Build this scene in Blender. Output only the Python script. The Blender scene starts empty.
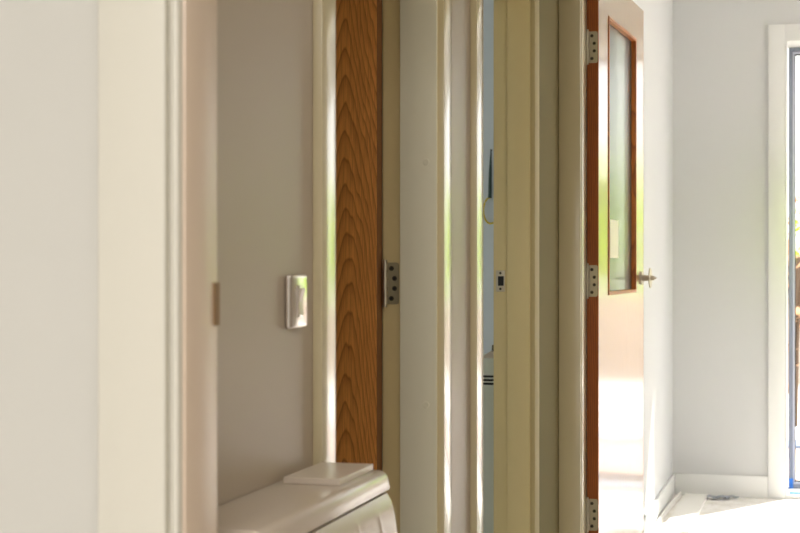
import bpy, bmesh, math, random
from mathutils import Vector, Matrix
random.seed(7)
C = bpy.context.scene.collection
PI = math.pi
F = 1556.0                      # focal length in pixels of an 800 px wide frame (70 mm)
HZ = 262.0                      # horizon row
YAW = math.atan(415.0 / F)      # camera turned left of the corridor axis
EYE = 1.25
cs, sn = math.cos(YAW), math.sin(YAW)

# ---------------------------------------------------------------- measuring
def slope(u):                   # x/y of the ground ray through column u
    return math.tan(math.atan((u - 400.0) / F) - YAW)
def onX(u, X): return X / slope(u)
def onY(u, Y): return Y * slope(u)
def depth(x, y): return -x * sn + y * cs
def zat(row, x, y): return EYE - (row - HZ) / F * depth(x, y)
def floor_pt(u, row, z=0.0):
    d = (EYE - z) * F / (row - HZ); r = (u - 400.0) / F * d
    return (r * cs - d * sn, r * sn + d * cs)

# ---------------------------------------------------------------- materials
def new_mat(name):
    m = bpy.data.materials.new(name); m.use_nodes = True
    nt = m.node_tree; b = nt.nodes['Principled BSDF']
    return m, nt, b
def srgb(c):
    return tuple((v / 255 / 12.92) if v / 255 <= 0.04045 else ((v / 255 + 0.055) / 1.055) ** 2.4 for v in c) + (1.0,)
def paint(name, rgb, rough=0.5, var=0.04, bump=0.05, scale=14.0, spec=0.5, metal=0.0, coat=0.0, coat_r=0.15, coat_ior=1.6):
    m, nt, b = new_mat(name)
    tc = nt.nodes.new('ShaderNodeTexCoord')
    n = nt.nodes.new('ShaderNodeTexNoise'); n.inputs['Scale'].default_value = scale; n.inputs['Detail'].default_value = 5
    nt.links.new(tc.outputs['Object'], n.inputs['Vector'])
    cr = nt.nodes.new('ShaderNodeMixRGB'); cr.blend_type = 'MIX'
    c = srgb(rgb)
    cr.inputs[1].default_value = tuple(v * (1 - var) for v in c[:3]) + (1,)
    cr.inputs[2].default_value = tuple(min(1, v * (1 + var)) for v in c[:3]) + (1,)
    nt.links.new(n.outputs['Fac'], cr.inputs[0]); nt.links.new(cr.outputs[0], b.inputs['Base Color'])
    b.inputs['Roughness'].default_value = rough
    b.inputs['Metallic'].default_value = metal
    b.inputs['Specular IOR Level'].default_value = spec
    b.inputs['Coat Weight'].default_value = coat
    b.inputs['Coat Roughness'].default_value = coat_r; b.inputs['Coat IOR'].default_value = coat_ior
    if bump:
        n2 = nt.nodes.new('ShaderNodeTexNoise'); n2.inputs['Scale'].default_value = scale * 12; n2.inputs['Detail'].default_value = 3
        nt.links.new(tc.outputs['Object'], n2.inputs['Vector'])
        bp = nt.nodes.new('ShaderNodeBump'); bp.inputs['Strength'].default_value = bump; bp.inputs['Distance'].default_value = 0.002
        nt.links.new(n2.outputs['Fac'], bp.inputs['Height']); nt.links.new(bp.outputs['Normal'], b.inputs['Normal'])
    return m

def oak(name, light, dark, centre, across='X', ring=0.0065, rise=0.056, rough=0.35, cut=0.012, coat=0.0, contrast=1.0):
    """flat-sawn veneer: nested arches (a tilted log cut lengthwise)"""
    m, nt, b = new_mat(name)
    N, L = nt.nodes, nt.links
    def mth(op, a, bb=None):
        n = N.new('ShaderNodeMath'); n.operation = op
        for i, v in enumerate((a, bb)):
            if v is None: continue
            if isinstance(v, (int, float)): n.inputs[i].default_value = v
            else: L.new(v, n.inputs[i])
        return n.outputs[0]
    tc = N.new('ShaderNodeTexCoord'); sp = N.new('ShaderNodeSeparateXYZ'); L.new(tc.outputs['Object'], sp.inputs[0])
    mp = N.new('ShaderNodeMapping'); mp.inputs['Scale'].default_value = (14, 14, 2.2); L.new(tc.outputs['Object'], mp.inputs[0])
    wn = N.new('ShaderNodeTexNoise'); wn.inputs['Scale'].default_value = 1.0; wn.inputs['Detail'].default_value = 3; L.new(mp.outputs[0], wn.inputs['Vector'])
    wob = mth('MULTIPLY', mth('SUBTRACT', wn.outputs['Fac'], 0.5), 0.045)
    x = mth('ADD', mth('SUBTRACT', sp.outputs[across], centre), wob)
    r = mth('SQRT', mth('ADD', mth('MULTIPLY', x, x), cut * cut))
    ph = mth('ADD', mth('MULTIPLY', r, 1 / ring), mth('MULTIPLY', sp.outputs['Z'], 1 / rise))
    ph = mth('ADD', ph, mth('MULTIPLY', wn.outputs['Fac'], 2.6))
    fr = mth('FRACT', ph)
    ramp = N.new('ShaderNodeValToRGB'); e = ramp.color_ramp.elements
    d = srgb(dark); l = srgb(light)
    mid = tuple((a + bb) / 2 for a, bb in zip(d, l))
    e[0].position = 0.0; e[0].color = l
    e[1].position = 1.0; e[1].color = l
    k = e.new(0.45); k.color = tuple(l[i] * 0.75 + mid[i] * 0.25 for i in range(4))
    k = e.new(0.78); k.color = mid
    k = e.new(0.9); k.color = d
    L.new(fr, ramp.inputs[0])
    mp2 = N.new('ShaderNodeMapping'); mp2.inputs['Scale'].default_value = (900, 900, 18); L.new(tc.outputs['Object'], mp2.inputs[0])
    pn = N.new('ShaderNodeTexNoise'); pn.inputs['Scale'].default_value = 1.0; pn.inputs['Detail'].default_value = 2; L.new(mp2.outputs[0], pn.inputs['Vector'])
    mx = N.new('ShaderNodeMixRGB'); mx.blend_type = 'MULTIPLY'; mx.inputs[0].default_value = 0.55 * contrast
    r2 = N.new('ShaderNodeValToRGB'); r2.color_ramp.elements[0].position = 0.35; r2.color_ramp.elements[0].color = (0.45, 0.4, 0.35, 1); r2.color_ramp.elements[1].position = 0.6
    L.new(pn.outputs['Fac'], r2.inputs[0]); L.new(ramp.outputs[0], mx.inputs[1]); L.new(r2.outputs[0], mx.inputs[2])
    L.new(mx.outputs[0], b.inputs['Base Color'])
    b.inputs['Roughness'].default_value = rough; b.inputs['Coat Weight'].default_value = coat; b.inputs['Coat Roughness'].default_value = 0.13; b.inputs['Coat IOR'].default_value = 1.9
    bp = N.new('ShaderNodeBump'); bp.inputs['Strength'].default_value = 0.12; bp.inputs['Distance'].default_value = 0.001
    L.new(pn.outputs['Fac'], bp.inputs['Height']); L.new(bp.outputs['Normal'], b.inputs['Normal'])
    return m

M = {}
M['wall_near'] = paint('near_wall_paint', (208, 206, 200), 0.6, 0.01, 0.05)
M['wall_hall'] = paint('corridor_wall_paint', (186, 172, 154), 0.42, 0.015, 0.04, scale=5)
M['wall_far'] = paint('far_wall_paint', (201, 202, 203), 0.5, 0.01, 0.05)
M['wall_blue'] = paint('pale_blue_paint', (226, 233, 234), 0.6, 0.01, 0.04)
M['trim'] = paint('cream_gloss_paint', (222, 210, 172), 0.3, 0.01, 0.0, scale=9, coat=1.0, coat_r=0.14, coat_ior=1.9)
M['lining_near'] = paint('pinkish_lining_paint', (220, 200, 180), 0.35, 0.01, 0.02, scale=9)
M['trim_near'] = paint('warm_white_gloss_paint', (218, 214, 202), 0.35, 0.01, 0.02, scale=9)
M['lining_olive'] = paint('yellowed_cream_lining', (224, 206, 154), 0.5, 0.01, 0.0, scale=9)
M['stop_grey'] = paint('pale_grey_lining', (240, 235, 212), 0.5, 0.01, 0.0, scale=9)
M['wall_shaded'] = paint('shaded_olive_wall', (140, 130, 96), 0.9, 0.02, 0.03, scale=5, spec=0.15)  # last bit of corridor wall, its dark olive light put into the colour
M['trim_shaded'] = paint('shaded_cream_trim', (196, 182, 138), 0.7, 0.01, 0.01, scale=9)  # darker, duller copy of the trim, coloured as if no window reflection falls there
M['trim_far'] = paint('white_trim_paint', (222, 223, 222), 0.4, 0.01, 0.02)
M['ceiling'] = paint('ceiling_paint', (235, 235, 232), 0.8, 0.01, 0.05)
M['steel'] = paint('satin_steel', (205, 196, 178), 0.45, 0.05, 0.0, metal=0.7)
M['knuckle'] = paint('worn_knuckle_steel', (205, 198, 180), 0.3, 0.05, 0.0, metal=0.95)
M['hinge_old'] = paint('aged_hinge_steel', (176, 166, 138), 0.42, 0.08, 0.0, metal=0.8)
M['hinge_steel'] = paint('brushed_hinge_steel', (190, 182, 158), 0.45, 0.05, 0.0, metal=0.95)
M['steel_dull'] = paint('aged_steel', (96, 90, 76), 0.5, 0.08, 0.0, metal=1.0)
M['dark_hole'] = paint('screw_recess', (30, 26, 22), 0.6, 0.05, 0.0)
M['brass'] = paint('dull_brass', (150, 118, 80), 0.45, 0.05, 0.0, metal=0.6)
M['white_metal'] = paint('white_enamel', (204, 190, 174), 0.30, 0.01, 0.0, coat=0.5)
M['white_plastic'] = paint('white_plastic', (218, 206, 192), 0.28, 0.01, 0.0)
M['chrome'] = paint('polished_switch_plate', (225, 218, 212), 0.16, 0.01, 0.0, metal=0.75)
M['cream_plastic'] = paint('cream_plastic', (236, 230, 208), 0.4, 0.01, 0.0)
M['grey_plastic'] = paint('pale_grey_plastic', (236, 240, 228), 0.45, 0.01, 0.0)
M['black'] = paint('black_plastic', (20, 20, 20), 0.5, 0.02, 0.0)
M['green_dark'] = paint('dark_green_plastic', (52, 74, 66), 0.5, 0.05, 0.0)
M['yellow'] = paint('yellow_cable_sheath', (222, 196, 50), 0.45, 0.03, 0.0)
M['frame_blue'] = paint('blue_grey_window_frame', (132, 138, 154), 0.35, 0.03, 0.0)
M['sash'] = paint('light_sash_paint', (196, 200, 214), 0.35, 0.03, 0.0)
M['gasket'] = paint('black_gasket', (24, 24, 30), 0.6, 0.02, 0.0)
M['blue_film'] = paint('blue_protective_film', (40, 120, 215), 0.35, 0.05, 0.0)
M['grey_scrap'] = paint('grey_film', (150, 156, 168), 0.4, 0.15, 0.0, scale=60)
M['board'] = paint('white_primed_board', (238, 236, 232), 0.5, 0.02, 0.03)
M['oak1'] = oak('honey_oak_veneer', (236, 162, 82), (176, 110, 48), -0.998, 'X', ring=0.0115, rise=0.060, rough=0.42)
M['oak_edge'] = oak('oak_lipping', (180, 98, 32), (122, 60, 16), 0.05, 'Y', ring=0.006, rise=0.3, rough=0.45)
M['oak_dark'] = paint('dark_oak_edge', (120, 74, 32), 0.5, 0.2, 0.0, scale=60)
M['oak_trim'] = oak('oak_glazing_bead', (206, 122, 50), (150, 80, 28), 0.3, 'X', ring=0.012, rise=0.2, rough=0.4)
M['veneer'] = oak('pale_lacquered_veneer', (184, 142, 78), (172, 130, 68), 0.45, 'X', ring=0.03, rise=0.2, rough=0.3, coat=1.0, contrast=0.25)
M['paving'] = paint('pale_paving', (236, 232, 226), 0.85, 0.08, 0.1, scale=3)
M['terrace'] = paint('pinkish_paving', (200, 172, 160), 0.8, 0.06, 0.1, scale=3)
M['kerb'] = paint('blue_grey_kerb', (120, 140, 170), 0.7, 0.06, 0.1, scale=3)
M['bark'] = paint('bark', (96, 76, 56), 0.85, 0.15, 0.2)
M['leaf_lime'] = paint('lime_leaves', (170, 205, 40), 0.55, 0.25, 0.0, scale=3)
M['vest'] = paint('lime_glow_vest_fabric', (222, 240, 30), 0.6, 0.03, 0.0)
for k in ('leaf_lime', 'vest'):
    nt = M[k].node_tree; tr = nt.nodes.new('ShaderNodeBsdfTranslucent'); tr.inputs[0].default_value = srgb((228, 244, 24) if k == 'vest' else (215, 240, 50)); mi = nt.nodes.new('ShaderNodeMixShader'); mi.inputs[0].default_value = 0.75 if k == 'vest' else 0.5
    nt.links.new(nt.nodes['Principled BSDF'].outputs[0], mi.inputs[1]); nt.links.new(tr.outputs[0], mi.inputs[2]); nt.links.new(mi.outputs[0], nt.nodes['Material Output'].inputs['Surface'])
M['leaf_rust'] = paint('rust_leaves', (236, 190, 150), 0.55, 0.3, 0.0, scale=3)
M['brick'] = paint('pinkish_render', (206, 188, 176), 0.8, 0.06, 0.1)

m, nt, b = new_mat('dusty_white_floor')
tc = nt.nodes.new('ShaderNodeTexCoord')
n1 = nt.nodes.new('ShaderNodeTexNoise'); n1.inputs['Scale'].default_value = 9; n1.inputs['Detail'].default_value = 8
n2 = nt.nodes.new('ShaderNodeTexNoise'); n2.inputs['Scale'].default_value = 42; n2.inputs['Detail'].default_value = 6
for n in (n1, n2): nt.links.new(tc.outputs['Object'], n.inputs['Vector'])
ra = nt.nodes.new('ShaderNodeValToRGB'); ra.color_ramp.elements[0].position = 0.38; ra.color_ramp.elements[0].color = srgb((232, 228, 222)); ra.color_ramp.elements[1].position = 0.55; ra.color_ramp.elements[1].color = srgb((246, 243, 240))
rb = nt.nodes.new('ShaderNodeValToRGB'); rb.color_ramp.elements[0].position = 0.30; rb.color_ramp.elements[0].color = srgb((205, 198, 186)); rb.color_ramp.elements[1].position = 0.40; rb.color_ramp.elements[1].color = (1, 1, 1, 1)
mx = nt.nodes.new('ShaderNodeMixRGB'); mx.blend_type = 'MULTIPLY'; mx.inputs[0].default_value = 0.7
nt.links.new(n1.outputs['Fac'], ra.inputs[0]); nt.links.new(n2.outputs['Fac'], rb.inputs[0])
nt.links.new(ra.outputs[0], mx.inputs[1]); nt.links.new(rb.outputs[0], mx.inputs[2]); nt.links.new(mx.outputs[0], b.inputs['Base Color'])
b.inputs['Roughness'].default_value = 0.6
M['floor'] = m

def glass(name, tint=(1, 1, 1), rough=0.02, refl=1.0):
    m, nt, b = new_mat(name)
    g = nt.nodes.new('ShaderNodeBsdfGlossy'); g.inputs['Roughness'].default_value = rough; g.inputs['Color'].default_value = (refl, refl, refl, 1)
    t = nt.nodes.new('ShaderNodeBsdfTransparent'); t.inputs[0].default_value = tint + (1,)
    ge = nt.nodes.new('ShaderNodeNewGeometry'); dt = nt.nodes.new('ShaderNodeVectorMath'); dt.operation = 'DOT_PRODUCT'
    nt.links.new(ge.outputs['Normal'], dt.inputs[0]); nt.links.new(ge.outputs['Incoming'], dt.inputs[1])
    def mt(op, a, c=None, clamp=False):
        q = nt.nodes.new('ShaderNodeMath'); q.operation = op; q.use_clamp = clamp
        for i, v in enumerate((a, c)):
            if v is None: continue
            if isinstance(v, (int, float)): q.inputs[i].default_value = v
            else: nt.links.new(v, q.inputs[i])
        return q.outputs[0]
    fr = mt('ADD', mt('MULTIPLY', mt('POWER', mt('SUBTRACT', 1.0, mt('ABSOLUTE', dt.outputs['Value']), True), 5.0), 0.95), 0.04)
    mix = nt.nodes.new('ShaderNodeMixShader')
    nt.links.new(fr, mix.inputs[0]); nt.links.new(t.outputs[0], mix.inputs[1]); nt.links.new(g.outputs[0], mix.inputs[2])
    nt.links.new(mix.outputs[0], nt.nodes['Material Output'].inputs['Surface'])
    return m
M['glass'] = glass('clear_window_glass')
M['glass_door'] = glass('door_vision_glass', (0.93, 0.97, 0.93), 0.3, 0.6)

# ---------------------------------------------------------------- mesh helpers
def BM(): return bmesh.new()
def box(bm, x0, x1, y0, y1, z0, z1, bev=0.0, seg=2):
    r = bmesh.ops.create_cube(bm, size=1.0)
    vs = r['verts']
    for v in vs:
        v.co = Vector(((x0 + x1) / 2 + v.co.x * (x1 - x0), (y0 + y1) / 2 + v.co.y * (y1 - y0), (z0 + z1) / 2 + v.co.z * (z1 - z0)))
    if bev > 0:
        es = list({e for v in vs for e in v.link_edges})
        bmesh.ops.bevel(bm, geom=es, offset=bev, segments=seg, profile=0.5, affect='EDGES')
    return bm
def cyl(bm, p0, p1, r0, r1=None, n=20):
    p0, p1 = Vector(p0), Vector(p1); r1 = r0 if r1 is None else r1
    d = p1 - p0
    q = Vector((0, 0, 1)).rotation_difference(d.normalized()).to_matrix().to_4x4()
    bmesh.ops.create_cone(bm, cap_ends=True, segments=n, radius1=r0, radius2=r1, depth=d.length, matrix=Matrix.Translation((p0 + p1) / 2) @ q)
    return bm
def prism_y(bm, prof, y0, y1, bev=0.0, seg=3):
    """profile of (x, z) pulled along y"""
    a = [bm.verts.new((x, y0, z)) for x, z in prof]; c = [bm.verts.new((x, y1, z)) for x, z in prof]
    n = len(prof); es = []
    f0 = bm.faces.new(a[::-1]); f1 = bm.faces.new(c)
    for i in range(n): bm.faces.new((a[i], a[(i + 1) % n], c[(i + 1) % n], c[i]))
    if bev:
        bm.edges.ensure_lookup_table()
        es = [e for e in set(f0.edges) | set(f1.edges)]
        bmesh.ops.bevel(bm, geom=es, offset=bev, segments=seg, profile=0.5, affect='EDGES')
    bmesh.ops.recalc_face_normals(bm, faces=bm.faces)
    return bm
def tube(bm, pts, r, n=8):
    pts = [Vector(p) for p in pts]; rings = []
    for i, p in enumerate(pts):
        d = (pts[min(i + 1, len(pts) - 1)] - pts[max(i - 1, 0)]).normalized()
        up = Vector((0, 0, 1)) if abs(d.z) < 0.9 else Vector((1, 0, 0))
        s = d.cross(up).normalized(); t = s.cross(d)
        rings.append([bm.verts.new(p + (s * math.cos(k * 2 * PI / n) + t * math.sin(k * 2 * PI / n)) * r) for k in range(n)])
    for a, c in zip(rings, rings[1:]):
        for k in range(n): bm.faces.new((a[k], a[(k + 1) % n], c[(k + 1) % n], c[k]))
    bm.faces.new(rings[0][::-1]); bm.faces.new(rings[-1])
    bmesh.ops.recalc_face_normals(bm, faces=bm.faces)
    return bm
def obj(name, bm, mat, parent=None, smooth=False):
    me = bpy.data.meshes.new(name); bm.to_mesh(me); bm.free()
    o = bpy.data.objects.new(name, me); C.objects.link(o)
    me.materials.append(mat)
    if smooth:
        for p in me.polygons: p.use_smooth = True
        me.set_sharp_from_angle(angle=math.radians(35))
    if parent: o.parent = parent
    return o
def tag(o, label, cat=None, group=None, kind=None):
    o['label'] = label
    if cat: o['category'] = cat
    if group: o['group'] = group
    if kind: o['kind'] = kind
    return o
def empty(name, loc=(0, 0, 0), rz=0.0):
    e = bpy.data.objects.new(name, None); e.location = loc; e.rotation_euler = (0, 0, rz); e.empty_display_size = 0.1; C.objects.link(e); return e
def struct(name, bm, mat, label, cat, smooth=False):
    return tag(obj(name, bm, mat, None, smooth), label, cat, None, 'structure')

# ---------------------------------------------------------------- key planes
XW = -0.8015        # corridor wall face
XC = -0.785        # face of the trim round its doorways
XB = -0.908        # back of that wall (room side)
XF = -0.740        # left wall of the bright room at the end
YB = 8.46          # end wall
H = 2.70
YA0, YA1 = 1.672, 1.764     # cross wall nearest the camera
YJ3, YJ4 = 5.018, 5.100     # cross wall holding the glazed door
D1a, D1b = onX(336, XC), onX(444, XC)      # doorway 1 (oak door)
D2a, D2b = onX(483.5, XC), onX(535, XC)    # doorway 2 (latch plate)
DH = 2.06          # doorway head height
DH3 = 2.16

# ---------------------------------------------------------------- shell
b = box(BM(), -3.0, 2.6, -2.6, YB + 0.36, -0.10, 0.0)
struct('floor', b, M['floor'], 'pale dusty floor with specks of plaster', 'floor')
b = box(BM(), -3.0, 2.6, -2.6, YB + 0.36, H, H + 0.1)
struct('ceiling', b, M['ceiling'], 'white ceiling', 'ceiling')

# near cross wall: left piece, right piece, head
AX = -0.700; AR = 0.16
b = box(BM(), -1.6, AX - 0.012, YA0, YA1, 0, H)
box(b, AR + 0.012, 1.8, YA0, YA1, 0, H); box(b, AX - 0.012, AR + 0.012, YA0, YA1, 2.10, H)
struct('wall_near', b, M['wall_near'], 'plain pale grey wall filling the left edge of the photo', 'wall')
# near lining with latch plate on its far edge
b = box(BM(), AX - 0.025, AX, YA0 - 0.004, YA1 + 0.004, 0, 2.10, 0.003)
box(b, AR, AR + 0.025, YA0 - 0.004, YA1 + 0.004, 0, 2.10, 0.003)
box(b, AX - 0.025, AR + 0.025, YA0 - 0.004, YA1 + 0.004, 2.09, 2.115, 0.003)
t1 = struct('trim_1', b, M['lining_near'], 'pinkish cream door lining of the nearest doorway', 'door lining', True)
zc = zat(304, AX, YA1)
b = box(BM(), AX - 0.0005, AX + 0.0018, YA1 - 0.012, YA1 + 0.0055, zc - 0.026, zc + 0.026, 0.0008)
tag(obj('strike_plate', b, M['brass'], t1), 'dull brass latch plate lip')
# near casing: flat board with a quirk and round nosing next to the opening
def casing_profile(bm, x_open, sgn, y_face, z0, z1, w):
    """upright casing on a wall facing -y; x_open = edge at opening, sgn -1 = board runs to the left"""
    th = 0.018
    xo = x_open + sgn * 0.004
    a = xo; c = xo + sgn * 0.009; d = xo + sgn * 0.016; e = xo + sgn * w
    box(bm, min(a, c), max(a, c), y_face - th, y_face, z0, z1, 0.004, 3)
    box(bm, min(c, d), max(c, d), y_face - th * 0.3, y_face, z0, z1)
    box(bm, min(d, e), max(d, e), y_face - th, y_face, z0, z1, 0.003, 3)
b = BM(); casing_profile(b, AX, -1, YA0, 0, 2.17, 0.101)
casing_profile(b, AR, 1, YA0, 0, 2.17, 0.101)
box(b, AX - 0.10, AR + 0.10, YA0 - 0.018, YA0 - 0.0001, 2.106, 2.18, 0.003)
struct('trim_2', b, M['trim_near'], 'broad cream door casing with a rounded inner bead, nearest the camera', 'door casing', True)

# corridor left wall
b = BM()
for y0, y1 in ((YA1, D1a - 0.012), (D1b + 0.012, D2a - 0.012)):
    box(b, XB, XW, y0, y1, 0, H)
for y0, y1 in ((D1a - 0.012, D1b + 0.012), (D2a - 0.012, D2b + 0.012)):
    box(b, XB, XW, y0, y1, DH, H)
struct('wall_left', b, M['wall_hall'], 'pinkish grey corridor wall seen at a slant', 'wall')
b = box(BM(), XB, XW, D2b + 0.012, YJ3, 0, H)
struct('wall_corner', b, M['wall_shaded'], 'narrow strip of corridor wall before the glazed door casing, coloured olive for its dim light', 'wall')
# corridor right wall
b = box(BM(), 1.25, 1.35, YA1, YJ3, 0, H)
struct('wall_right', b, M['wall_hall'], 'corridor wall on the right', 'wall')

# linings and casings of doorways 1 and 2
def doorway(i, y0, y1, names, rab, xback, near_w=0.077, far_w=0.077):
    # lining: two uprights with a planted stop and head
    b = BM(); st = BM()
    for ya, yb, s in ((y0 - 0.0115, y0 + 0.004, 1), (y1 - 0.004, y1 + 0.0115, -1)):
        box(b, xback, XW + 0.003, ya, yb, 0, DH, 0.002)
        sy0, sy1 = (yb, yb + 0.010) if s > 0 else (ya - 0.010, ya)
        box(st, rab, XW + 0.003, sy0 - 0.0005, sy1 + 0.0005, 0, DH - 0.015, 0.001)   # stop
    box(b, XB - 0.004, XW + 0.003, y0, y1, DH - 0.016, DH + 0.0, 0.001)
    lin = struct(names[0], b, M['lining_olive'], names[2], 'door lining', True)
    obj('door_stop', st, M['stop_grey'] if i == 1 else M['lining_olive'], lin, True)
    b = BM()
    box(b, XW, XC, y0 - near_w, y0, 0, DH + 0.07, 0.0012, 3)
    if i == 1: box(b, XW, XC, y1, y1 + far_w, 0, DH + 0.07, 0.0012, 3)
    box(b, XW, XC - 0.0005, y0, y1, DH - 0.008, DH + 0.07, 0.0035, 3)
    cas = struct(names[1], b, M['trim'], names[3], 'door casing', True)
    return lin, cas
lin1, _ = doorway(1, D1a, D1b, ('trim_3', 'trim_4', 'pale grey door lining beside the oak door, with filled fixing spots',
                                'painted casing framing the oak door opening, its edges shining'), -0.881, XB - 0.016)
lin2, _ = doorway(2, D2a, D2b, ('trim_5', 'trim_6', 'olive cream door lining carrying the small black latch slot',
                                'painted casing framing the narrow opening with the yellow cable'), -0.864, XB + 0.001)
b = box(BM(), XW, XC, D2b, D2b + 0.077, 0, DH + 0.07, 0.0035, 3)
struct('trim_11', b, M['trim_shaded'], 'cream casing just left of the corner before the glazed door, coloured darker for shade', 'door casing', True)
# filled screw spots on lining 1
YL1 = D1b - 0.0145
for row in (162, 405):
    x = onY(426, YL1); z = zat(row, x, YL1)
    b = BM(); cyl(b, (x, YL1 + 0.0006, z), (x, YL1 - 0.0012, z), 0.008, 0.0065, 24)
    obj('filler_spot', b, M['stop_grey'], lin1, True)

# strike plate of doorway 2
YL2 = D2b - 0.0045
x = onY(500.5, YL2); z = zat(281, x, YL2)
b = box(BM(), x - 0.013, x + 0.013, YL2 - 0.0022, YL2 + 0.001, z - 0.031, z + 0.031, 0.0009)
sp = tag(obj('strike_plate', b, M['steel'], lin2, True), 'steel latch plate')
b = box(BM(), x - 0.007, x + 0.010, YL2 - 0.0030, YL2, z - 0.014, z + 0.014, 0.0008); obj('latch_slot', b, M['black'], sp)
for s in (-1, 1):
    b = BM(); cyl(b, (x, YL2 - 0.001, z + s * 0.023), (x, YL2 - 0.0032, z + s * 0.023), 0.004, 0.0034, 14); obj('screw', b, M['steel_dull'], sp, True)

# ---------------------------------------------------------------- hinges
def hinge(parent, loc, dirx, height=0.100, leafw=0.031, mat='steel'):
    """leaf lies in the x-z plane facing -y, knuckle at the x=0 side; dirx = +1 leaf to the right"""
    e = obj('hinge', leaf_bm(dirx, height, leafw), M[mat], parent, True); e.location = loc
    k = BM(); n = 5; kx = 0.004 * dirx; ky = -0.010; seg = height / n
    for i in range(n):
        cyl(k, (kx, ky, -height / 2 + i * seg + 0.0012), (kx, ky, -height / 2 + (i + 1) * seg - 0.0012), 0.0074 if i % 2 == 0 else 0.0060, None, 18)
    cyl(k, (kx, ky, -height / 2 - 0.006), (kx, ky, height / 2 + 0.006), 0.0046, None, 14)
    obj('knuckle', k, M['knuckle'], e, True)
    for i, (dx, dz) in enumerate(((0.42, 0.36), (0.66, 0.12), (0.66, -0.12), (0.42, -0.36))):
        s = BM(); X = dirx * (0.004 + dx * leafw); Z = dz * height
        cyl(s, (X, -0.0012, Z), (X, -0.0030, Z), 0.0060, 0.0054, 18)
        sc = obj('screw', s, M['steel_dull'], e, True)
        s = BM(); cyl(s, (X, -0.0028, Z), (X, -0.0034, Z), 0.0036, 0.0036, 6); obj('screw_recess', s, M['dark_hole'], e)
    return e
def leaf_bm(dirx, h, w):
    bm = BM(); r = 0.006
    x1 = dirx * (w + 0.004)
    pts = [(0, -h / 2), (x1 - dirx * r, -h / 2), (x1 - dirx * r * .3, -h / 2 + r * .3), (x1, -h / 2 + r), (x1, h / 2 - r), (x1 - dirx * r * .3, h / 2 - r * .3), (x1 - dirx * r, h / 2), (0, h / 2)]
    a = [bm.verts.new((x, 0.001, z)) for x, z in pts]; c = [bm.verts.new((x, -0.0022, z)) for x, z in pts]
    bm.faces.new(a); bm.faces.new(c[::-1])
    for i in range(len(pts)): bm.faces.new((a[i], c[i], c[(i + 1) % len(pts)], a[(i + 1) % len(pts)]))
    bmesh.ops.recalc_face_normals(bm, faces=bm.faces)
    return bm

# ---------------------------------------------------------------- door 1: oak leaf opened into the room on the left
YD = D1b - 0.050
px_ = onY(383.5, YD + 0.04)
d1 = empty('door_1', (px_, YD, 0)); tag(d1, 'oak veneered door standing open behind the corridor wall, hinge at its right edge', 'door', None, 'structure')
b = box(BM(), px_ - 0.765, px_ - 0.004, YD, YD + 0.040, 0.008, 2.035, 0.0012)
leaf = obj('door_leaf', b, M['oak1'], d1); leaf.location = (-px_, -YD, 0)
b = box(BM(), -0.0042, -0.0032, 0.0005, 0.0395, 0.008, 2.035, 0.0002); tag(obj('edge_lipping', b, M['oak_dark'], d1), 'darker brown oak edge strip')
for zz in (0.24, zat(283.5, -0.9, YD + .04), 1.93):
    e = hinge(d1, (0.001, 0.0452, zz), 1, 0.092, 0.029, 'hinge_old')
b = BM()
cyl(b, (-0.70, 0, 1.18), (-0.70, -0.006, 1.18), 0.026, 0.024, 24); cyl(b, (-0.70, -0.004, 1.18), (-0.70, -0.05, 1.18), 0.009, None, 16)
cyl(b, (-0.706, -0.048, 1.18), (-0.59, -0.048, 1.18), 0.009, 0.008, 16)
obj('lever_handle', b, M['steel'], d1, True)

# ---------------------------------------------------------------- cross wall with the glazed door
JX = -0.7265; JR = 0.215
b = box(BM(), XB, JX - 0.012, YJ3, YJ4, 0, H)
box(b, JR + 0.012, 1.35, YJ3, YJ4, 0, H); box(b, JX - 0.012, JR + 0.012, YJ3, YJ4, DH3, H)
struct('wall_cross', b, M['wall_hall'], 'wall across the corridor around the glazed door', 'wall')
b = box(BM(), JX - 0.015, JX, YJ3 - 0.002, YJ4 + 0.003, 0, DH3, 0.002)
box(b, JR, JR + 0.015, YJ3 - 0.002, YJ4 + 0.003, 0, DH3, 0.002); box(b, JX, JR, YJ3 - 0.002, YJ4 + 0.003, DH3 - 0.012, DH3 + 0.01, 0.001)
struct('trim_7', b, M['trim'], 'slim shining door lining at the hinge side of the glazed door', 'door lining', True)
b = box(BM(), JX - 0.0765, JX - 0.0035, YJ3 - 0.018, YJ3, 0, DH3 + 0.07, 0.004, 3)
box(b, JR + 0.004, JR + 0.077, YJ3 - 0.018, YJ3, 0, DH3 + 0.07, 0.004, 3)
box(b, JX - 0.003, JR + 0.003, YJ3 - 0.018, YJ3, DH3, DH3 + 0.07, 0.004, 3)
struct('trim_8', b, M['trim'], 'cream door casing left of the glazed door', 'door casing', True)

# door 3 (glazed), local frame: x along leaf from hinge, -y = face towards the camera's right
TH = math.radians(90 - 3.2)
P1 = Vector((-0.6895, 5.122))             # visible right-hand corner at the hinge edge
ddir = Vector((math.cos(TH), math.sin(TH)))
def t_of(u):
    s = slope(u)                          # (P1+t d).x = s (P1+t d).y
    return (s * P1.y - P1.x) / (ddir.x - s * ddir.y)
W3 = t_of(643.5); T3 = 0.038
door3 = empty('door_2', (P1.x, P1.y, 0), TH)
tag(door3, 'open glazed door with pale lacquered face, oak edge and tall vision panel', 'door', None, 'structure')
ta, tb = t_of(608.3), t_of(635.9)
def zdoor(row, t):
    p = P1 + ddir * t; return EYE - (row - HZ) / F * depth(p.x, p.y)
za = zdoor(296.0, ta); zb = (zdoor(14.1, ta) + zdoor(40, tb)) / 2
zb = zdoor(14.1, ta) * .5 + zdoor(40.0, tb) * .5
za = zdoor(296.8, ta) * .5 + zdoor(291, tb) * .5
ztop = zdoor(11, W3)
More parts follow.
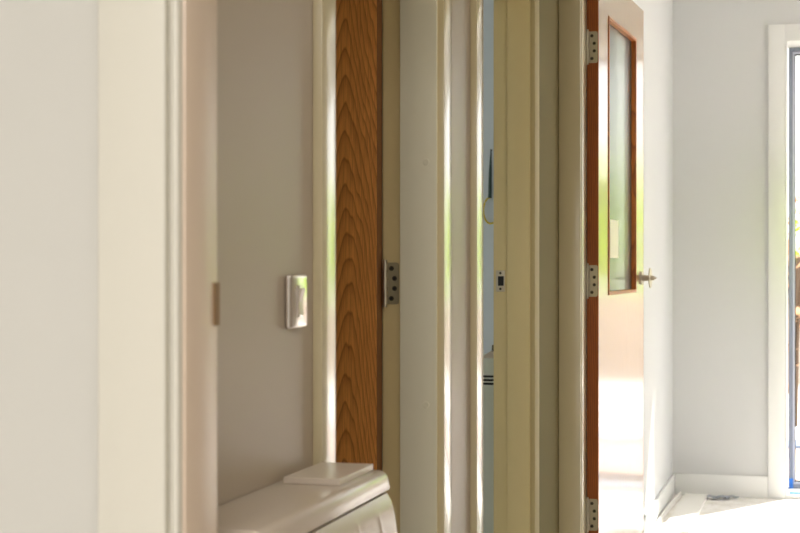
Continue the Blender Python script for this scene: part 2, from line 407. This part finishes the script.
print('door3 width', W3, 'glass t', ta, tb, 'z', za, zb, 'top', ztop)
b = BM()
# leaf: local y 0 (visible face) .. T3 (back face); built as four boards around the panel
box(b, 0.006, ta, 0.0, T3, 0.01, ztop); box(b, tb, W3 - 0.006, 0.0, T3, 0.01, ztop)
box(b, ta, tb, 0.0, T3, 0.01, za); box(b, ta, tb, 0.0, T3, zb, ztop)
obj('door_leaf', b, M['veneer'], door3)
b = box(BM(), 0.0, 0.0062, -0.0002, T3 + 0.0002, 0.01, ztop, 0.0006); o = tag(obj('edge_lipping', b, M['oak_edge'], door3), 'reddish brown oak edge strip')
b = box(BM(), W3 - 0.0062, W3, -0.0002, T3 + 0.0002, 0.01, ztop, 0.0006); obj('edge_lipping', b, M['oak_edge'], door3)
# glazing beads: both sides of the glass
b = BM(); bw = 0.012
for y0, y1 in ((-0.003, T3 / 2 - 0.004), (T3 / 2 + 0.004, T3 + 0.003)):
    box(b, ta, ta + bw, y0, y1, za, zb, 0.001); box(b, tb - bw, tb, y0, y1, za, zb, 0.001)
    box(b, ta + bw, tb - bw, y0, y1, za, za + bw, 0.001); box(b, ta + bw, tb - bw, y0, y1, zb - bw, zb, 0.001)
obj('glazing_bead', b, M['oak_trim'], door3)
b = box(BM(), ta + 0.004, tb - 0.004, T3 / 2 - 0.003, T3 / 2 + 0.003, za + 0.004, zb - 0.004)
gl = obj('vision_panel', b, M['glass_door'], door3)
t0, t1_ = t_of(614.5), t_of(622.5)
b = box(BM(), t0, t1_, T3 / 2 - 0.0042, T3 / 2 - 0.0031, zdoor(258, (t0 + t1_) / 2), zdoor(220, (t0 + t1_) / 2))
tag(obj('sticker', b, M['cream_plastic'], door3), 'blank pale yellow label')
for row in (47, 281, 515):
    zz = zdoor(row, 0.0)
    e = hinge(door3, (0, 0, 0), 1, 0.104, 0.033, 'hinge_steel')
    e.location = (-0.0005, T3 + 0.001, zz); e.rotation_euler = (0, 0, -PI / 2)
# lever set
th = t_of(640.5); zh = zdoor(278, th)
b = BM(); cyl(b, (th, 0, zh), (th, -0.007, zh), 0.026, 0.024, 28)
hd = obj('lever_handle', b, M['steel'], door3, True)
b = BM(); cyl(b, (th, -0.005, zh), (th, -0.052, zh), 0.0125, 0.008, 20); cyl(b, (th, -0.050, zh), (th, -0.062, zh), 0.008, 0.001, 20)
obj('neck', b, M['steel'], hd, True)
b = BM(); cyl(b, (th, -0.036, zh), (th, -0.039, zh), 0.038, 0.038, 30)
obj('turn_plate', b, M['steel'], hd, True)
b = BM(); cyl(b, (th, T3, zh), (th, T3 + 0.006, zh), 0.026, 0.024, 28); cyl(b, (th, T3 + 0.004, zh), (th, T3 + 0.030, zh), 0.009, None, 16)
cyl(b, (th + 0.006, T3 + 0.028, zh), (th - 0.115, T3 + 0.028, zh), 0.008, 0.0075, 16)
obj('lever_handle', b, M['steel'], door3, True)

# ---------------------------------------------------------------- bright room at the end
b = box(BM(), XB, XF, YJ4, YB + 0.34, 0, H)
struct('wall_far_left', b, M['wall_far'], 'brightly lit white wall behind the glazed door', 'wall')
WX0 = onY(785, YB); WX1 = 1.95; WZ1 = zat(39.5, WX0, YB)
b = box(BM(), XF, WX0, YB, YB + 0.34, 0, H); box(b, WX1, 2.3, YB, YB + 0.34, 0, H); box(b, WX0, WX1, YB, YB + 0.34, WZ1, H)
struct('wall_far_back', b, M['wall_far'], 'pale end wall left of the tall window', 'wall')
# right wall of the end room with a wide added window opening
b = box(BM(), 2.2, 2.3, YJ4, 6.0, 0, H); box(b, 2.2, 2.3, 8.2, YB, 0, H); box(b, 2.2, 2.3, 6.0, 8.2, 0, 0.3); box(b, 2.2, 2.3, 6.0, 8.2, 2.4, H)
struct('wall_far_right', b, M['wall_far'], 'white wall on the right of the end room', 'wall')
b = box(BM(), 1.35, 2.3, YJ3, YJ4, 0, H)
struct('wall_far_front', b, M['wall_far'], 'white wall closing the end room', 'wall')
# baseboards
b = box(BM(), XF, XF + 0.014, YJ4 + 0.01, YB - 0.0005, 0, 0.115, 0.003)
struct('baseboard_left', b, M['trim_far'], 'white baseboard along the left wall of the end room', 'baseboard', True)
b = box(BM(), XF + 0.0145, WX0 - 0.086, YB - 0.014, YB, 0, 0.115, 0.003)
struct('baseboard_back', b, M['trim_far'], 'white baseboard along the pale end wall', 'baseboard', True)
# window casing
b = box(BM(), WX0 - 0.086, WX0 - 0.002, YB - 0.018, YB, 0, WZ1 + 0.078, 0.003)
box(b, WX1 + 0.002, WX1 + 0.086, YB - 0.018, YB, 0, WZ1 + 0.078, 0.003); box(b, WX0 - 0.002, WX1 + 0.002, YB - 0.018, YB, WZ1, WZ1 + 0.078, 0.003)
struct('trim_9', b, M['trim_far'], 'flat white casing around the tall window at the right edge', 'window casing', True)
b = box(BM(), WX0 - 0.002, WX0 + 0.010, YB - 0.016, YB + 0.27, 0.02, WZ1, 0.001); box(b, WX0 + .010, WX1, YB - 0.016, YB + 0.27, WZ1 - 0.010, WZ1, 0.001)
box(b, WX1 - 0.01, WX1 + 0.002, YB - 0.016, YB + 0.27, 0.02, WZ1, 0.001); box(b, WX0 - 0.002, WX1, YB - 0.01, YB + 0.33, 0.0, 0.022, 0.001)
struct('trim_10', b, M['trim_far'], 'white reveal boards lining the tall window', 'window reveal', True)
# glazed unit
win = empty('window_1', (WX0 + 0.0145, YB + 0.24, 0.022)); tag(win, 'tall blue grey framed window at the right edge, glaring with daylight', 'window', None, 'structure')
ww = WX1 - WX0 - 0.026; wh = WZ1 - 0.034
b = BM(); fw = 0.022
box(b, 0, fw, 0, 0.07, 0, wh, 0.003); box(b, ww - fw, ww, 0, 0.07, 0, wh, 0.003); box(b, fw, ww - fw, 0, 0.07, wh - fw, wh, 0.003); box(b, fw, ww - fw, 0, 0.07, 0, fw, 0.003)
obj('outer_frame', b, M['frame_blue'], win, True)
for x0, x1 in ((fw, ww / 2), (ww / 2, ww - fw)):
    b = BM(); z0, z1 = fw, wh - fw; sw = 0.010
    box(b, x0, x0 + sw, 0.010, 0.065, z0, z1, 0.003); box(b, x1 - sw, x1, 0.010, 0.065, z0, z1, 0.003)
    box(b, x0 + sw, x1 - sw, 0.010, 0.065, z1 - sw, z1, 0.003); box(b, x0 + sw, x1 - sw, 0.010, 0.065, z0, z0 + sw, 0.003)
    sa = obj('sash', b, M['sash'], win, True)
    b = BM(); g0, g1 = x0 + sw, x1 - sw
    box(b, g0, g0 + 0.005, 0.030, 0.046, z0 + sw, z1 - sw); box(b, g1 - 0.005, g1, 0.030, 0.046, z0 + sw, z1 - sw)
    box(b, g0, g1, 0.030, 0.046, z1 - sw - 0.008, z1 - sw); box(b, g0, g1, 0.030, 0.046, z0 + sw, z0 + sw + 0.008)
    obj('gasket', b, M['gasket'], sa)
    b = box(BM(), g0 + 0.002, g1 - 0.002, 0.036, 0.040, z0 + sw + 0.002, z1 - sw - 0.002); obj('pane', b, M['glass'], sa)
# unseen side window, added to light the left wall and glazed door
win2 = empty('added_side_window', (2.25, 6.0, 0.3)); tag(win2, 'wide unseen window added on the right side of the end room to light its left wall', 'window', None, 'structure')
b = BM(); box(b, -0.03, 0.03, 0, 0.06, 0, 2.1); box(b, -0.03, 0.03, 2.14, 2.2, 0, 2.1); box(b, -0.03, 0.03, 0.06, 2.14, 0, 0.06); box(b, -0.03, 0.03, 0.06, 2.14, 2.04, 2.1)
obj('outer_frame', b, M['frame_blue'], win2)
b = box(BM(), -0.004, 0.004, 0.055, 2.145, 0.055, 2.045); obj('pane', b, M['glass'], win2)

# floor objects of the end room
def strip_mesh(rows, z0, z1, bev=0.002):
    """rows of (xl, xr, y); slab between them"""
    bm = BM(); top = []; bot = []
    for xl, xr, y in rows:
        top.append((bm.verts.new((xl, y, z1)), bm.verts.new((xr, y, z1)))); bot.append((bm.verts.new((xl, y, z0)), bm.verts.new((xr, y, z0))))
    for i in range(len(rows) - 1):
        bm.faces.new((top[i][0], top[i][1], top[i + 1][1], top[i + 1][0])); bm.faces.new((bot[i][0], bot[i + 1][0], bot[i + 1][1], bot[i][1]))
        for k in (0, 1): bm.faces.new((top[i][k], bot[i][k], bot[i + 1][k], top[i + 1][k]))
    for i in (0, -1): bm.faces.new((top[i][0], top[i][1], bot[i][1], bot[i][0]))
    bmesh.ops.recalc_face_normals(bm, faces=bm.faces)
    return bm
b = strip_mesh([(-0.685, -0.560, 6.9), (-0.668, -0.550, 8.40)], 0.0, 0.018)
tag(obj('floor_plank', b, M['board']), 'broad flat white board lying along the left wall of the bright room', 'board')
rows = []
for k in range(13):
    f = k / 12; y = 6.95 + f * 1.41; x = -0.700 - 0.018 * math.sin(f * PI) + 0.012 * f * f
    rows.append((x - 0.0035, x + 0.0035, y))
b = strip_mesh(rows, 0.0, 0.032)
tag(obj('trim_offcut', b, M['board']), 'thin bowed white strip between the baseboard and the broad board', 'trim strip')
# crumpled scraps
for i, (u, row, s, lab) in enumerate(((717, 499.5, 1.0, 'larger crumpled grey film scrap on the floor right of the white board'), (730, 498.5, .7, 'smaller grey film scrap nearer the window, by the end wall baseboard'))):
    x, y = floor_pt(u, row); y = min(y, YB - 0.07); bm = BM()
    nx, ny = 14, 5; vs = []
    for a in range(nx):
        for c in range(ny):
            vs.append(bm.verts.new(((a / (nx - 1) - .5) * 0.13 * s, (c / (ny - 1) - .5) * 0.05 * s + 0.012 * math.sin(a * .9 + i), 0.004 + abs(math.sin(a * 1.3 + c * 1.9 + i)) * 0.014 * s + random.random() * 0.005)))
    for a in range(nx - 1):
        for c in range(ny - 1):
            bm.faces.new((vs[a * ny + c], vs[(a + 1) * ny + c], vs[(a + 1) * ny + c + 1], vs[a * ny + c + 1]))
    o = obj('film_scrap', bm, M['grey_scrap']); o.location = (x, y, 0)
    sm = o.modifiers.new('thick', 'SOLIDIFY'); sm.thickness = 0.0015
    tag(o, lab, 'scrap', 'film scraps on the floor')
# blue protective film at the window foot
bm = box(BM(), WX0 + 0.02, WX1 - 0.05, YB + 0.03, YB + 0.10, 0.0215, 0.0245, 0.001)
tag(obj('film_strip', bm, M['blue_film']), 'bright blue protective film strip on the window threshold', 'film')
b = box(BM(), 0.0, fw + 0.002, -0.003, 0.004, 0.0, 0.055, 0.001); o = obj('frame_film', b, M['blue_film'], win); o['label'] = 'blue film left on the frame foot'

# unseen lime vest and stand, added to cast a green glow indoors
cst = empty('glow_vest_stand', (0.15, 8.12, 0.0), math.radians(12)); tag(cst, 'unseen steel stand added by the tall window to hold the lime glow vest', 'coat stand')
b = BM(); cyl(b, (0, 0, 0.02), (0, 0, 1.80), 0.011, None, 16); obj('pole', b, M['steel'], cst, True)
b = BM(); cyl(b, (0, 0, 0), (0, 0, 0.022), 0.15, 0.14, 40); obj('base', b, M['steel'], cst, True)
b = tube(BM(), [(-0.16, 0, 1.665), (-0.1, 0, 1.705), (0, 0, 1.735), (0.1, 0, 1.705), (0.16, 0, 1.665)], 0.007, 10); obj('hanger_bar', b, M['steel'], cst, True)
bm = BM(); half = [(0.215, 1.10), (0.220, 1.30), (0.195, 1.42), (0.185, 1.50), (0.200, 1.575), (0.085, 1.64), (0.0, 1.50)]
for sy in (-1, 1):
    outer = []
    n = 26
    def width(z):
        for (a, za_), (c, zc_) in zip(half, half[1:5]):
            if za_ <= z <= zc_ + 1e-6: return a + (c - a) * (z - za_) / (zc_ - za_)
        return 0.18
    grid = []
    for j in range(n + 1):
        z = 1.10 + (1.575 - 1.10) * j / n; wv = width(z); row = []
        for i in range(15):
            f = i / 14 * 2 - 1
            y = sy * (0.016 + 0.040 * math.sqrt(max(0, 1 - f * f)) + 0.006 * math.sin(f * 9 + z * 4))
            zz = z + (0.05 * (1 - abs(f)) if j == n else 0) - (0.10 * max(0, 1 - abs(f) * 3) if (j > n - 4 and sy < 0) else 0) * (j - n + 4) / 4
            row.append(bm.verts.new((f * wv, y, zz)))
        grid.append(row)
    for j in range(n):
        for i in range(14): bm.faces.new((grid[j][i], grid[j][i + 1], grid[j + 1][i + 1], grid[j + 1][i]))
v = obj('glow_vest', bm, M['vest'], None, True); v.location = (0.15, 8.12, 0.08); v.rotation_euler = (0, 0, math.radians(12))
sm = v.modifiers.new('thick', 'SOLIDIFY'); sm.thickness = 0.002
tag(v, 'unseen lime yellow vest by the tall window, added to cast a green glow on the end wall', 'vest')

# ---------------------------------------------------------------- light switch on the corridor wall
ys0 = onX(286.5, XW + 0.004); ys1 = ys0 + 0.086
zs = zat(301.5, XW, (ys0 + ys1) / 2)
sw_ = empty('light_switch', (XW, (ys0 + ys1) / 2, zs)); tag(sw_, 'small shiny square light switch on the grey corridor wall above the heater', 'light switch')
b = BM()
box(b, 0.0, 0.0105, -0.043, 0.043, -0.043, 0.043, 0.0055, 5)
obj('plate', b, M['chrome'], sw_, True)
b = box(BM(), 0.0100, 0.0125, -0.013, 0.013, -0.026, 0.026, 0.0015, 3); r_ = obj('rocker_surround', b, M['chrome'], sw_, True)
b = prism_y(BM(), [(0.0115, -0.021), (0.0150, -0.021), (0.0130, 0.0), (0.0180, 0.021), (0.0115, 0.021)], -0.009, 0.009); obj('rocker', b, M['white_plastic'], sw_)

# ---------------------------------------------------------------- storage heater under the switch
zt = EYE - 0.339
ht = empty('storage_heater', (XW + 0.002, 1.85, 0.0)); tag(ht, 'slim white enamelled heater with ribbed front against the corridor wall, before the oak door', 'heater')
y0h, y1h = 0.0, 0.592
fx = 0.128
# body profile (x out of wall, z)
prof = [(0.0, 0.09), (0.0, zt)]
R = 0.014
for k in range(7):
    a = PI / 2 - k * (PI / 2 - 0.25) / 6
    prof.append((fx - R + R * math.cos(a), zt - R + R * math.sin(a)))
prof += [(fx + 0.004, zt - 0.028), (fx + 0.0035, zt - 0.030), (fx - 0.010, zt - 0.0305), (fx - 0.010, 0.09)]
b = prism_y(BM(), prof, y0h, y1h, 0.003, 3); obj('casing', b, M['white_metal'], ht, True)
# bowed front panel with embossed vertical ribs
def rib_panel():
    bm = BM(); ny, nz = 150, 60; W = y1h - y0h - 0.012; Z1 = zt - 0.0345; Z0 = 0.12
    grid = []
    for j in range(nz + 1):
        row = []
        for i in range(ny + 1):
            y = y0h + 0.006 + W * i / ny; z = Z0 + (Z1 - Z0) * (j / nz)
            d = (Z1 - z)
            x = fx + 0.006 + 0.020 * (1 - math.exp(-d / 0.055))
            # round the ends
            e = min(y - y0h - 0.006, y1h - 0.006 - y)
            if e < 0.012: x -= (1 - math.sqrt(max(0, 1 - (1 - e / 0.012) ** 2))) * 0.012
            if d < 0.004: x -= (1 - d / 0.004) * 0.003
            # ribs
            ph = ((y1h - y) - 0.10) / 0.115
            f = abs(ph - round(ph)) * 0.115
            if 0.022 < d < 0.62 and ph > -0.3:
                fade = min(1, (d - 0.022) / 0.012)
                x += 0.0016 * fade * math.exp(-(f / 0.005) ** 2)
            row.append(bm.verts.new((x, y, z)))
        grid.append(row)
    for j in range(nz):
        for i in range(ny): bm.faces.new((grid[j][i], grid[j][i + 1], grid[j + 1][i + 1], grid[j + 1][i]))
    # back closing
    for j in (0, nz):
        pass
    ring = [grid[0][i] for i in range(ny + 1)] + [grid[j][ny] for j in range(1, nz + 1)] + [grid[nz][i] for i in range(ny - 1, -1, -1)] + [grid[j][0] for j in range(nz - 1, 0, -1)]
    back = [bm.verts.new((fx - 0.009, v.co.y, v.co.z)) for v in ring]
    n = len(ring)
    for i in range(n): bm.faces.new((ring[i], back[i], back[(i + 1) % n], ring[(i + 1) % n]))
    bmesh.ops.recalc_face_normals(bm, faces=bm.faces)
    return bm
obj('front_panel', rib_panel(), M['white_metal'], ht, True)
for yy in (0.03, 0.50):
    b = box(BM(), 0.01, 0.12, yy, yy + 0.05, 0.0, 0.095, 0.003); obj('foot', b, M['white_metal'], ht, True)
b = box(BM(), -0.785, -0.695, 2.252, 2.437, zt, zt + 0.0105, 0.0012)
tag(obj('cover_plate', b, M['white_plastic']), 'flat rectangular white plate lying on top of the heater', 'plate')

# ---------------------------------------------------------------- room behind doorway 1
b = box(BM(), -3.0, -1.6, YA0, YA1, 0, H); struct('wall_room_front', b, M['wall_near'], 'wall of the room behind the oak door', 'wall')
b = box(BM(), -3.0, XB, 3.42, 3.50, 0, H)
struct('wall_partition', b, M['wall_blue'], 'partition between the two rooms on the left', 'wall')
# ---------------------------------------------------------------- room behind doorway 2
YR = 6.15
b = box(BM(), -3.0, XB, YR, YR + 0.08, 0, H); struct('wall_room_back', b, M['wall_blue'], 'pale blue wall seen through the narrow opening', 'wall')
b = box(BM(), -3.0, -2.9, 1.6, 4.2, 0, H); box(b, -3.0, -2.9, 5.6, YR, 0, H); box(b, -3.0, -2.9, 4.2, 5.6, 0, .9); box(b, -3.0, -2.9, 4.2, 5.6, 2.2, H)
struct('wall_room_left', b, M['wall_blue'], 'pale blue outer wall with a window', 'wall')
win3 = empty('window_3', (-2.95, 4.2, 0.9)); tag(win3, 'window of the pale blue room', 'window', None, 'structure')
b = BM(); box(b, -0.03, 0.03, 0, 0.05, 0, 1.3); box(b, -0.03, 0.03, 1.35, 1.4, 0, 1.3); box(b, -0.03, 0.03, 0.05, 1.35, 0, 0.05); box(b, -0.03, 0.03, 0.05, 1.35, 1.25, 1.3)
obj('outer_frame', b, M['trim_far'], win3)
b = box(BM(), -0.003, 0.003, 0.045, 1.355, 0.045, 1.255); obj('pane', b, M['glass'], win3)

# dehumidifier-like unit
yd = 5.05
xa, xb = onY(482, yd), onY(500, yd)
zt2 = zat(357.5, onY(488, yd), yd)
du = empty('ventilator_unit', ((xa + xb) / 2, yd, 0)); tag(du, 'pale free-standing unit with three black vent slots, glimpsed through the narrow opening', 'ventilator')
b = box(BM(), -0.13, 0.13, 0.0, 0.24, 0.03, zt2, 0.008, 3); body = obj('body', b, M['grey_plastic'], du, True)
b = BM()
w0, w1 = onY(484, yd) - (xa + xb) / 2, onY(496, yd) - (xa + xb) / 2
for row in (376.3, 380, 383.6):
    zz = zat(row, xa, yd); box(b, -0.032, 0.035, -0.0015, 0.004, zz - 0.0035, zz + 0.0035, 0.001)
obj('vent_slot', b, M['black'], du)
b = BM(); xc = onY(489, yd) - (xa + xb) / 2
prof = [(xc - 0.026, zt2 - 0.002), (xc + 0.04, zt2 - 0.002), (xc + 0.034, zt2 + 0.010), (xc + 0.006, zt2 + 0.022), (xc - 0.012, zt2 + 0.010)]
prism_y(b, prof, 0.0, 0.10, 0.002); obj('cap', b, M['white_plastic'], du, True)
b = BM(); cyl(b, (xc + 0.010, 0.03, zt2 + 0.018), (xc + 0.010, 0.03, zt2 + 0.040), 0.008, 0.006, 14); obj('knob', b, M['steel_dull'], du, True)
for sx in (-.1, .1):
    for sy in (.03, .2): obj('foot', cyl(BM(), (sx, sy, 0), (sx, sy, 0.035), 0.015, 0.015, 14), M['black'], du, True)
# hanging tester with yellow cable, on the pale blue wall
yw = YR - 0.012
x0 = onY(490.3, yw); z1 = zat(150, x0, yw); z0 = zat(198, x0, yw)
tg = empty('hanging_plug', (x0, yw, z0)); tag(tg, 'thin dark green cable sleeve hanging above a yellow loop on the pale blue wall', 'cable')
L_ = z1 - z0
b = BM(); cyl(b, (-0.002, 0, 0), (0.0, 0, L_ * 0.55), 0.0075, 0.006, 14); cyl(b, (0.0, 0, L_ * 0.55), (0.003, 0, L_), 0.006, 0.0025, 14)
obj('sleeve', b, M['green_dark'], tg, True)
pts = []
for k in range(25):
    a = PI / 2 + k / 24 * PI * 1.05
    pts.append((0.028 * math.cos(a) * (1.0) + 0.0, 0, -0.050 + 0.052 * math.sin(a)))
pts += [(0.02, 0, -0.100), (0.06, 0, -0.098)]
b = tube(BM(), pts, 0.0038, 8); obj('cable_loop', b, M['yellow'], tg, True)
b = BM(); cyl(b, (0.003, 0.012, L_), (0.003, -0.004, L_), 0.003, None, 10); obj('hook', b, M['steel_dull'], tg, True)

# ---------------------------------------------------------------- room the camera stands in
b = box(BM(), -1.7, -1.6, -2.5, YA1, 0, H); struct('wall_near_left', b, M['wall_near'], 'left wall of the near room', 'wall')
b = box(BM(), 1.8, 1.9, -2.5, YA1, 0, H); struct('wall_near_right', b, M['wall_near'], 'right wall of the near room', 'wall')
b = box(BM(), -1.7, 1.9, -2.6, -2.5, 0, H); struct('wall_near_back', b, M['wall_near'], 'back wall of the near room', 'wall')

# ---------------------------------------------------------------- outside
b = box(BM(), -30, 40, YB + 0.36, 11.1, -0.14, -0.04); struct('terrace_outside', b, M['terrace'], 'pinkish terrace paving right outside the window', 'paving')
b = box(BM(), -30, 40, 11.1, 11.5, -0.14, -0.02); struct('kerb_outside', b, M['kerb'], 'blue grey kerb at the edge of the terrace', 'kerb')
b = box(BM(), -30, 40, 11.5, 45, -0.14, -0.04); struct('ground_outside', b, M['paving'], 'sunlit pale gravel beyond the terrace', 'ground')
b = box(BM(), 2.6, 40, -20, YB + 0.36, -0.14, -0.04); struct('ground_side', b, M['paving'], 'pale paving beside the building', 'paving')
def shrub(x, y, h, w, leafm, label, grp=None, z0=-0.04, n=2600):
    e = empty('garden_shrub', (x, y, z0)); tag(e, label, 'shrub', grp)
    bm = BM()
    for k in range(5):
        a = k * 2 * PI / 5; tube(bm, [(0.04 * math.cos(a), 0.04 * math.sin(a), 0), (0.15 * w * math.cos(a), 0.15 * w * math.sin(a), h * .35), (0.3 * w * math.cos(a + .4), 0.3 * w * math.sin(a + .4), h * .7)], 0.022, 6)
    obj('stem', bm, M['bark'], e)
    bm = BM()
    for k in range(n):
        d = Vector((random.gauss(0, 1), random.gauss(0, 1), random.gauss(0, 1))).normalized() * random.random() ** 0.33
        p = Vector((d.x * w * .5, d.y * w * .5, h * .58 + d.z * h * .42))
        p += Vector((random.uniform(-.06, .06),) * 3)
        q = Matrix.Rotation(random.uniform(0, 2 * PI), 3, 'Z') @ Matrix.Rotation(random.uniform(-.9, .9), 3, 'X')
        s = random.uniform(0.05, 0.10)
        v = [bm.verts.new(p + q @ Vector(c)) for c in ((-s * .4, 0, 0), (0, -s, .01), (s * .4, 0, 0), (0, s, .01))]
        bm.faces.new(v)
    obj('foliage', bm, leafm, e)
for i in range(6):
    shrub(-3.6 + i * 2.15, 18.8, 2.75 + 0.15 * math.sin(i * 2.1), 2.05, M['leaf_lime'], 'sunlit lime green hedge bush standing behind the low garden wall', 'lime bushes behind the garden wall', n=2600)
shrub(-0.19, 12.6, 1.9, .34, M['leaf_rust'], 'slim rust coloured shrub outside, in front of the garden wall', None, n=110)
b = box(BM(), -10, 12, 17.0, 17.2, -0.04, 0.86); struct('garden_wall', b, M['brick'], 'low pinkish garden wall outside', 'wall')

# ---------------------------------------------------------------- light
w = bpy.data.worlds.new('World'); bpy.context.scene.world = w; w.use_nodes = True
nt = w.node_tree; bg = nt.nodes['Background']
sky = nt.nodes.new('ShaderNodeTexSky'); sky.sky_type = 'HOSEK_WILKIE'; sky.turbidity = 8; sky.ground_albedo = 0.6
sky.sun_direction = (0.30, 0.50, 0.66)
mixw = nt.nodes.new('ShaderNodeMixRGB'); mixw.inputs[0].default_value = 0.85
mixw.inputs[2].default_value = (1.0, 1.0, 0.98, 1)
nt.links.new(sky.outputs[0], mixw.inputs[1]); nt.links.new(mixw.outputs[0], bg.inputs[0])
bg.inputs['Strength'].default_value = 2.5
def area(name, loc, rot, sx, sy, power, col=(1, 1, 1), portal=False):
    l = bpy.data.lights.new(name, 'AREA'); l.shape = 'RECTANGLE'; l.size = sx; l.size_y = sy; l.energy = power; l.color = col
    if portal: l.cycles.is_portal = True
    o = bpy.data.objects.new(name, l); o.location = loc; o.rotation_euler = rot; C.objects.link(o); return o
area('window_portal', ((WX0 + WX1) / 2, YB + 0.33, WZ1 / 2), (-PI / 2, 0, 0), WX1 - WX0, WZ1, 1, portal=True)
area('side_window_portal', (2.28, 7.1, 1.35), (0, PI / 2, 0), 2.1, 2.2, 1, portal=True)
area('room_window_portal', (-2.98, 4.9, 1.55), (0, -PI / 2, 0), 1.3, 1.4, 1, portal=True)
area('near_fill_light', (-0.3, -0.9, H - 0.03), (0, 0, 0), 1.2, 1.2, 68, (1, 0.975, 0.96))  # unseen lamp, added so surfaces facing the camera are lit
area('corridor_fill_light', (0.45, 3.0, H - 0.03), (0, 0, 0), 0.3, 1.2, 10, (1, 0.95, 0.82))  # dim unseen lamp added to brighten the corridor jambs
sun = bpy.data.lights.new('sun', 'SUN'); sun.energy = 11.5; sun.angle = 0.03; sun.color = (1, 0.97, 0.90)
so = bpy.data.objects.new('sun', sun); C.objects.link(so)
so.rotation_euler = Vector((0.30, 0.50, 0.66)).to_track_quat('Z', 'Y').to_euler()

# ---------------------------------------------------------------- camera
cam = bpy.data.cameras.new('Camera'); co = bpy.data.objects.new('Camera', cam); C.objects.link(co)
co.location = (0, 0, EYE); co.rotation_euler = (PI / 2, 0, YAW)
cam.sensor_width = 36; cam.lens = F * 36 / 800; cam.clip_start = 0.05; cam.clip_end = 200
cam.shift_y = (HZ - 266.5) / 800
cam.dof.use_dof = True; cam.dof.focus_distance = 4.1; cam.dof.aperture_fstop = 8.0
sc = bpy.context.scene; sc.camera = co
sc.view_settings.view_transform = 'Standard'; sc.view_settings.look = 'None'; sc.view_settings.gamma = 1.0; sc.view_settings.use_curve_mapping = False
sc.view_settings.exposure = 0.0
sc.cycles.max_bounces = 12; sc.cycles.diffuse_bounces = 8; sc.cycles.glossy_bounces = 6; sc.cycles.transparent_max_bounces = 12
